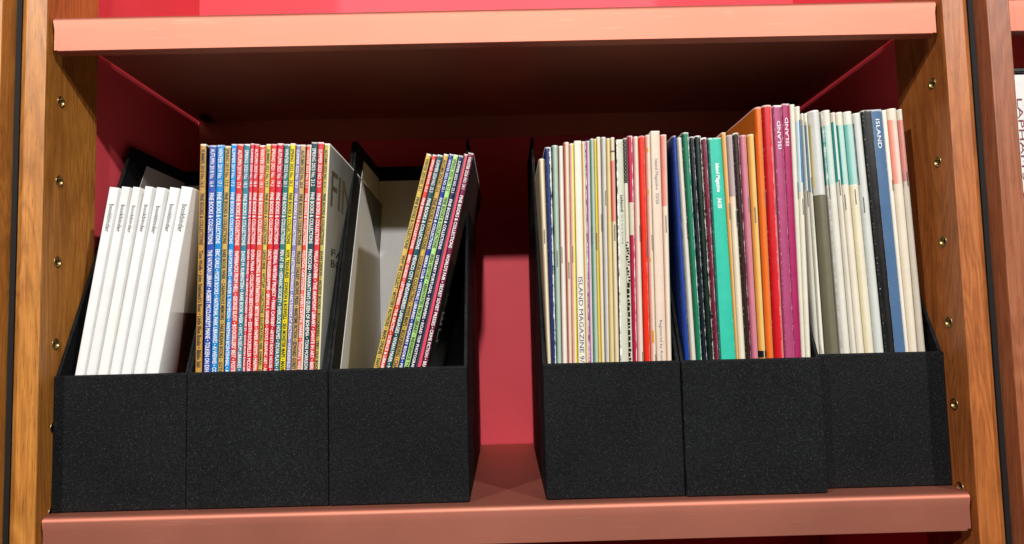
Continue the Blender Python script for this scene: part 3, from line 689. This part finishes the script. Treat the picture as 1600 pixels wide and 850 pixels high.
r4 = [
 (837, 846.8, 248, 853.4, 860.5, isl('short cream stapled magazine with fat rounded spine beside the file wall', [(0, 'b9a587'), (0.35, 'efe2c6'), (0.7, 'efe0c2'), (1, 'd9bb92')], staples=[(0.45, 358, 381)], bulge=0.005)),
 (846.8, 857, 230, 860.5, 868, isl('navy magazine with torn white spine edge beside short cream one', '22386f', wear=(0.86, 0.16), scuff=0.4)),
 (857.8, 867.8, 227, 868.3, 876.7, isl('sage green magazine next to the torn navy one', [(0, '3f5a52'), (0.25, '8fa99a'), (0.6, 'c2d2c2'), (1, 'b9c8ba')], staples=[(0.5, 391, 418)])),
 (868.8, 876.3, 228, 877.4, 886.2, isl('white magazine with dusty rose edge next to sage green one', [(0, 'b99488'), (0.2, 'e7d8cf'), (0.5, 'f0ece2'), (1, 'efe6da')], staples=[(0.3, 385, 412)])),
 (877.2, 885.7, 222, 886.4, 893.2, isl('cream magazine with brick salmon left edge', [(0, 'c4695c'), (0.25, 'cf8a79'), (0.45, 'e8dcc6'), (1, 'e9dfc8')], staples=[(0.55, 409, 436)])),
 (886, 893.8, 224, 893.5, 902.2, isl('pale pink magazine with lemon yellow right edge', [(0, 'e0a294'), (0.45, 'e9c3b2'), (0.55, 'f5efd6'), (0.68, 'f4e63c'), (1, 'dcc81c')], staples=[(0.35, 384, 411)])),
 (894, 905, 220, 902.9, 914.3, dict(label='broad cream flat spine with large blue capital lettering', c='f0e9d8', group=I4, scuff=0.2, t=[('ISLAND MAGAZINE 9/', 433, 566, 'ink_b', 0.5, 0.60, 0.0)])),
 (905.7, 911, 221, 914.5, 918.8, isl('thin tan and white magazine beside the broad blue lettered spine', [(0, 'd0a868'), (0.45, 'dcbf8c'), (0.6, 'f0ead8'), (1, 'f0ead8')])),
 (911.3, 918.7, 220, 918.8, 926.5, isl('purple and white magazine with scuffed edge', [(0, '84306f'), (0.35, 'a95a96'), (0.62, 'd9c0d0'), (0.75, 'f2eee6'), (1, 'f2eee6')], wear=(0.06, 0.13))),
 (919, 925.8, 216.5, 926.8, 935, isl('pale jade magazine with darker green left edge', [(0, '5b8f80'), (0.25, '6f9f8e'), (0.5, 'bccbbb'), (1, 'cdd5c6')], staples=[(0.2, 353, 381)])),
 (925.8, 929.2, 217, 935, 938.9, isl('very thin bright yellow magazine', [(0, 'f4e9c0'), (0.3, 'f2d920'), (1, 'd8b410')], staples=[(0.2, 363, 391)])),
 (929.4, 936.1, 214, 939.1, 944.7, isl('thin cream magazine between bright yellow and silver grey ones', [(0, 'd8c3a2'), (0.4, 'ecdfc4'), (1, 'e9e2d2')], staples=[(0.75, 334, 362)])),
 (936.8, 944.6, 214, 945.3, 951.8, isl('silver grey magazine turning white at its right edge', [(0, '9c9895'), (0.3, 'b9b6b4'), (0.6, 'd6d4d2'), (0.75, 'f2f0ea'), (1, 'f2f0ea')], staples=[(0.7, 297, 322)])),
 (944.8, 951.6, 216, 952.1, 960.3, isl('straw coloured magazine next to silver grey one', [(0, 'c0a566'), (0.3, 'd9c285'), (0.7, 'ecdfb4'), (1, 'e2cf9c')])),
 (952, 958.8, 214.5, 960.5, 967.7, isl('beige magazine with rose patch on its spine', [(0, 'd8bf90'), (0.5, 'eadfc6'), (1, 'e6d3b0')], z=[(0.0, 1.0, 251, 346, [(0, 'd8544a'), (0.35, 'e88f80'), (1, 'ecc9b6')]), (0.0, 1.0, 235, 237.5, '6b5a4a')], staples=[(0.5, 350, 377)])),
 (960.9, 971.7, 218, 968.6, 981.9, dict(label='broad grey green flat spine with small bold lower case lettering', c=[(0, '3a3830'), (0.10, '55524a'), (0.16, 'd5d8c6'), (1, 'd2d3bf')], group=I4, scuff=0.3, wear=(0.08, 0.10), t=[('island', 305, 330.5, 'ink_k', 0.62, 0.36, 0.02), ('M A G A Z I N E', 336, 381, 'ink_y', 0.60, 0.20, 0.0)])),
 (971.9, 978.8, 215.5, 981.9, 989, isl('cream magazine with black and white scribbled pattern on its spine', [(0, 'd9d4c2'), (0.6, 'e6e0cf'), (1, 'cfc6b2')], pat=True, z=PAT, wear=(-9, 0), scuff=0.3)),
 (979, 987.6, 212, 989, 996.1, isl('crimson magazine with white torn right edge and cream gap', [(0, '9c0f3e'), (0.5, 'c0124b'), (0.8, 'cf3a66'), (1, 'e2a3a8')], z=[(0, 1, 316, 367, [(0, 'cfc2ac'), (1, 'eae2d0')])], wear=(0.80, 0.10), scuff=0.3)),
 (988.2, 996.7, 213, 996.5, 1006.5, isl('blush white magazine beside crimson one', [(0, 'd88f8c'), (0.3, 'e5bab2'), (0.65, 'f0e6d8'), (1, 'efe6d4')], staples=[(0.8, 351, 378), (0.75, 549, 572)])),
 (997, 1007.3, 212, 1007.4, 1017.2, isl('fiery orange red magazine with thin white crease', [(0, 'd8260c'), (0.25, 'ee2f12'), (0.7, 'ee3216'), (0.8, 'f07050'), (1, 'f0a088')], wear=(0.76, 0.035), staples=[(0.72, 375, 402)])),
 (1007.7, 1015.7, 210.5, 1017.5, 1026.3, isl('peach pink magazine with orange blots beside the orange red one', [(0, 'e0958a'), (0.45, 'ecc0b2'), (0.6, 'f1e8d2'), (1, 'ece3cb')], z=[(0.1, 0.5, 231, 238, 'e0962e'), (0.15, 0.4, 296, 304, 'e0962e'), (0.2, 0.6, 516, 536, 'e2952c'), (0.15, 0.45, 403, 409, 'e0a040')], staples=[(0.72, 366, 392), (0.8, 553, 572)])),
 (1016.4, 1030.4, 204.5, 1027.2, 1041.4, dict(label='tall broad pale peach spine with fine slate blue lettering', c='ecd8c6', group=I4, scuff=0.2, t=[('Island Magazine  25/26', 248, 319, 'ink_s', 0.52, 0.34, 0.0), ('Registered by Australia', 500, 576, 'ink_s', 0.5, 0.30, 0.0)])),
 (1031.7, 1042.3, 210, 1042, 1050.5, isl('salmon topped white magazine at the file wall', [(0, 'dfa493'), (0.35, 'eadcc8'), (0.7, 'f0ead9'), (1, 'f0e6d6')], z=[(0, 0.62, None, 322, [(0, 'd8776a'), (0.6, 'e9a392')]), (0.62, 1, None, 322, 'f0d8c8')], staples=[(0.5, 336, 364)])),
]
# --- file 5 -------------------------------------------------------------------
I5 = 'magazines packed in the brightly coloured file'
r5 = [
 (1043, 1049.7, 212, 1060.6, 1069.7, isl('cobalt blue magazine leaning at the file wall', [(0, '16306f'), (0.4, '1e45a0'), (0.8, '2450a8'), (1, '8fa4cc')], group=I5, wear=(0.95, 0.06))),
 (1050, 1058.6, 215, 1070.4, 1080.7, isl('white streaked magazine between cobalt blue and green ones', [(0, '8f8c84'), (0.35, 'd3cec2'), (0.7, 'ece6d8'), (1, 'f2eee2')], group=I5, staples=[(0.8, 348, 374)])),
 (1059, 1070.4, 207, 1080.7, 1090.4, isl('emerald green magazine with white scratches', [(0, '0b5a40'), (0.4, '138060'), (0.8, '18916d'), (1, '13805e')], group=I5, wear=(0.80, 0.075), scuff=0.4)),
 (1071, 1078.2, 213.5, 1091, 1098.8, isl('blackish navy magazine with cracked white crease', [(0, '0b1424'), (0.5, '121f34'), (1, '0d1728')], group=I5, wear=(0.80, 0.085), scuff=0.5)),
 (1078.8, 1090.2, 212, 1099.2, 1110.2, isl('very dark green magazine with white torn edge', [(0, '0a2016'), (0.5, '0e2c1e'), (1, '10281c')], group=I5, wear=(0.90, 0.13), scuff=0.5)),
 (1090.5, 1099.2, 215, 1110.5, 1117.6, isl('wine red magazine with scratched pink right edge', [(0, '5c0d26'), (0.5, '7c1738'), (0.8, '99405c'), (1, 'b07084')], group=I5, wear=(0.72, 0.05), scuff=0.6)),
 (1100.8, 1121.8, 215.5, 1118, 1144.8, dict(label='very broad turquoise spine with white italic lettering', c=[(0, '1d6a5e'), (0.10, '1d6a5e'), (0.13, '3fc7ae'), (1, '3fcbb2')], group=I5, scuff=0.32, t=[('Island Magazine', 255, 300, 'ink_w', 0.58, 0.27, 0.025, 1, 0.25), ('34/35', 309, 326, 'ink_w', 0.58, 0.27, 0.025, 1, 0.25)])),
 (1122.5, 1130, 207, 1145, 1149.5, isl('thin apricot magazine beside the broad turquoise spine', [(0, 'd0964a'), (0.5, 'e0a95c'), (0.7, 'f0d0a0'), (1, 'e8c89c')], group=I5, staples=[(0.75, 317, 343)])),
 (1130.6, 1141.6, 211, 1149.7, 1162.3, isl('cream magazine with mauve grey top', [(0, 'd8cbb0'), (0.4, 'eae2cc'), (1, 'efe8d4')], z=[(0, 1, None, 307, [(0, 'a38d8e'), (0.5, 'b8a4a4'), (0.72, 'd2c4c0'), (0.85, 'f0ece6'), (1, 'f0ece6')]), (0, 0.7, 307, 322, [(0, 'ecc8b0'), (0.7, 'eee0cc')])], group=I5, staples=[(0.75, 329, 355)])),
 (1141.8, 1151.3, 207.5, 1162.7, 1170.7, isl('dark chocolate brown magazine with flecked white edge', [(0, '2c1414'), (0.5, '421e1c'), (1, '3a1a18')], group=I5, wear=(0.88, 0.085), scuff=0.45)),
 (1152, 1164, 211, 1170.8, 1183, isl('dusty pink stapled magazine', [(0, 'a9566c'), (0.35, 'cf7f92'), (0.75, 'dc93a0'), (0.86, 'ead0d2'), (0.95, 'dd9aa4'), (1, 'd08c98')], group=I5, staples=[(0.72, 307, 332)])),
 (1165.3, 1176.5, 209.5, 1183.7, 1195.2, isl('yellow orange magazine with small black mark near its foot', [(0, 'dd9a4a'), (0.4, 'ebb868'), (0.65, 'f0cf80'), (0.78, 'f4ecb4'), (1, 'f0e8b8')], group=I5, z=[(0.0, 0.62, 548, 559, '15110e'), (0.62, 0.75, 548, 559, 'e8e4dc'), (0.75, 1, 548, 559, '2a2018')], staples=[(0.45, 323, 349)])),
 (1177.2, 1188.8, 167, 1196, 1208.2, isl('tall orange magazine with its cover showing behind shorter pink one', [(0, 'df6a1c'), (0.4, 'ee7a26'), (0.75, 'f08c46'), (0.86, 'f2b088'), (1, 'eda27c')], group=I5, cl=[(None, None, [(0, 'd06a20'), (1, 'c0641e')])], staples=[(0.85, 297, 324)], fan_l=0.004, len=0.200)),
 (1189.5, 1206, 164, 1208.2, 1226, isl('tall red magazine with pale creased right edge', [(0, 'b80716'), (0.45, 'd20e20'), (0.50, 'e21f2c'), (0.72, 'e43440'), (0.80, 'efa098'), (1, 'e8a49c')], group=I5, wear=(0.70, 0.035), scuff=0.35, staples=[(0.8, 310, 335)])),
 (1207, 1220, 164.5, 1227, 1240.5, dict(label='tall mauve pink spine with scratched white capital lettering', c='b5527f', group=I5, scuff=0.5, wear=(0.98, 0.05), t=[('ISLAND', 189, 232.5, 'ink_w', 0.5, 0.42, 0.0, -1)])),
 (1221.2, 1232.8, 162, 1241, 1251.7, dict(label='tall deep magenta spine with white capital lettering', c='b02d68', group=I5, scuff=0.35, t=[('ISLAND', 184, 227.5, 'ink_w', 0.45, 0.45, 0.0, -1)])),
 (1233, 1242.6, 163, 1252, 1259.7, isl('tall ivory magazine beside the deep magenta spine', [(0, 'd9d3c0'), (0.5, 'e8e3d2'), (1, 'efebdd')], group=I5, staples=[(0.8, 284, 311)])),
 (1243, 1251, 166, 1260, 1268.4, isl('ivory magazine with bright blue stripe on its upper spine', [(0, 'e8e2d0'), (1, 'efebdf')], group=I5, z=[(0, 0.45, 190, 300, [(0, 'b8d4e0'), (0.45, 'd4e0e2')]), (0.5, 0.8, 187, 285, '1d84c4')], staples=[(0.6, 310, 336)])),
]
# --- file 6 -------------------------------------------------------------------
I6 = 'cream stapled magazines in the set back file'
r6 = [
 (1251.4, 1256.6, 177, 1273.0, 1282.5, isl('cream magazine behind the slanted file edge next to ivory blue striped one', [(0, 'd9d6cc'), (0.5, 'e9e5d8'), (1, 'ece9de')], group=I6, dy=0.003, z=[(0, 0.5, 195, 296, [(0, '9fc0d4'), (0.5, 'd6dfe0')])], staples=[(0.5, 297, 324)])),
 (1256.8, 1262, 177, 1283, 1290, isl('cream magazine with pale blue crease next to photo covered one', [(0, 'e6e1d2'), (0.5, 'edeadf'), (1, 'ece9de')], group=I6, dy=0.003, z=[(0, 0.4, 195, 300, '8aa6bd')], staples=[(0.7, 276, 303)])),
 (1262.2, 1285, 172, 1290.3, 1317, isl('cream magazine with broad olive grey photo on its lower cover', [(0, 'dcdad0'), (0.35, 'd4d6d6'), (0.7, 'e0e0da'), (1, 'eeebe0')], group=I6, bulge=0.012, z=[(0, 0.16, 192, 292, [(0, 'e6cf70'), (0.16, 'dcd3a8')]), (0.0, 0.97, 304, None, [(0, '6a6652'), (0.5, '7d7964'), (0.85, '848069'), (0.97, '77735e')])], wear=(0.97, 0.03), scuff=0.4)),
 (1286, 1299, 172, 1317.8, 1331.9, isl('cream magazine with flecked teal left edge', [(0, 'dedbd0'), (0.5, 'e6e3d8'), (1, 'edeadd')], group=I6, z=[(0, 1, 196, 288, [(0, '2f9f9c'), (0.09, '2f9f9c'), (0.14, 'bcdad2'), (0.7, 'd8e4da'), (1, 'e8e8dc')])], wear=(0.03, 0.07), staples=[(0.1, 285, 311)])),
 (1299.2, 1306, 175.5, 1331.9, 1341, isl('thin cream magazine with teal line and staple', [(0, 'd9d5c8'), (0.5, 'e8e2d4'), (1, 'e6dccb')], group=I6, z=[(0, 0.25, 190, 284, '2e9c9a'), (0.25, 1, 190, 284, [(0.25, 'd2e2da'), (1, 'e8e6d8')])], staples=[(0.4, 280, 306)])),
 (1306.4, 1318.4, 175, 1341.2, 1354, isl('cream magazine with strong turquoise crease on upper spine', [(0, 'e8e0cf'), (0.5, 'ece6d6'), (1, 'e9e3d2')], group=I6, z=[(0, 0.18, 195, 288, '1f9c98'), (0.18, 1, 195, 288, [(0.18, 'b4dad2'), (1, 'd6e6dc')])], staples=[(0.2, 303, 328)])),
 (1319, 1333, 174, 1354.2, 1369.3, isl('cream magazine with pale mint wash and yellowed foot', [(0, 'e3d6ac'), (0.3, 'ece4cc'), (1, 'ece7d8')], group=I6, z=[(0, 1, None, 290, [(0, 'e2e4da'), (1, 'eceae0')]), (0, 1, 194, 288, [(0, '3fa8a0'), (0.06, '7cc4bc'), (0.5, 'b6dcd4'), (1, 'dfe8de')])], staples=[(0.4, 295, 320)])),
 (1333.6, 1346.7, 176.5, 1369.8, 1384.6, isl('greyish white magazine with dark flecked crease beside black one', [(0, 'c2c6c2'), (0.15, 'd4d8d4'), (1, 'e4e6e0')], group=I6, z=[(0, 0.09, 192, 288, '6c7a88')], wear=(0.02, 0.03), staples=[(0.25, 307, 333), (0.9, 299, 325)])),
 (1347, 1377.7, 172, 1385.4, 1415.7, dict(label='broad slate blue spine with white lettering and black cover edge', c=[(0, '15171a'), (0.15, '0d0e10'), (0.30, '2c2c2c'), (0.42, '101112'), (0.455, '17191c'), (0.46, '55769b'), (1, '5b7da3')], group=I6, scuff=0.3, wear=(0.458, 0.012), t=[('ISLAND', 187, 232.5, 'ink_w', 0.73, 0.19, 0.0)])),
 (1378, 1386, 172, 1415.9, 1422, isl('thin ivory magazine beside the slate blue spine', [(0, 'efe9da'), (1, 'f2eee2')], group=I6, staples=[(0.7, 280, 299)])),
 (1386.5, 1403, 169.5, 1422.2, 1438, isl('cream magazine with coral wash on its upper spine', [(0, 'dfcfb8'), (0.3, 'e7dcc8'), (0.8, 'ece5d6'), (1, 'f0ebe0')], group=I6, z=[(0, 1, 187, 287, [(0, 'e8907e'), (0.3, 'eba592'), (0.55, 'e4d8ca'), (1, 'e8e4da')])], staples=[(0.93, 268, 292)])),
 (1403.4, 1411.5, 170.5, 1438.4, 1449.3, isl('outermost cream magazine with pale pink stripe next to the file wall', [(0, 'e2d8c6'), (0.5, 'e9e1d2'), (1, 'efe9dc')], group=I6, z=[(0, 0.75, 187, 283, [(0, 'e08a82'), (0.5, 'e8a69c'), (0.75, 'ecc4ba')])], staples=[(0.5, 268, 292)])),
]
for b, rows, yb in ((1, r1, YB1), (2, r2, YB2), (3, r3, YB3), (4, r4, YB4), (5, r5, YB5), (6, r6, YB6)):
    for g in layout(b, rows, yb): build_mag(g, yb)

# ------------------------------------------------------------------ adjoining bay: white book in a black slipcase
a = un((1584, 116), 0.02); zt = a.z; x0 = a.x-0.004
sc = thing('slipcase', 'black slipcase around the white book in the adjoining bay', 'slipcase', (x0+0.022, 0.018, 0.10))
for nm, q in (('top_board', (-0.026, 0.034, 0, 0.18, zt-0.10+0.0007, zt-0.10+0.0048)), ('bottom_board', (-0.026, 0.034, 0, 0.18, 0.0, 0.003)),
              ('side_board', (-0.0295, -0.0265, 0, 0.18, 0, zt-0.0952)), ('side_board', (0.0345, 0.0375, 0, 0.18, 0, zt-0.0952)), ('back_board', (-0.026, 0.034, 0.177, 0.18, 0.0035, zt-0.0998))):
    mk(nm, box_me(nm, *q, 0.0012, 3), M['lacquer'], sc)
bk = thing('book', 'white book with maroon lettering inside the black slipcase', 'book', (x0+0.022, 0.0205, 0.1033))
mk('cover', box_me('cover', -0.025, 0.033, 0, 0.15, 0, zt-0.1033, 0.0008, 2), plain('white_board', (0.74, 0.73, 0.71), 0.5), bk)
vs, fs = glyphs("LAPHAM'S QUARTERLY", 0.0); xs = [v[0] for v in vs]; xa, xb = min(xs), max(xs)
P0, P1 = un((1594, 154), 0.0202), un((1599, 312), 0.0202); ln = (P0.z-P1.z)*18/9.5; hh = 0.0045
out = [(P0.x-0.0005+(y-0.35)/0.7*hh-(x0+0.022), -0.0003, P0.z-(x-xa)/(xb-xa)*ln-0.1033) for x, y in vs]
me = bpy.data.meshes.new('lettering'); me.from_pydata(out, [], fs); mk('lettering', me, M['ink_r'], bk)
# the board this slipcase stands on
lb = shelf(0.0995, 'lower coppery shelf of the adjoining bay under the black slipcase', 0.4012, 0.60)
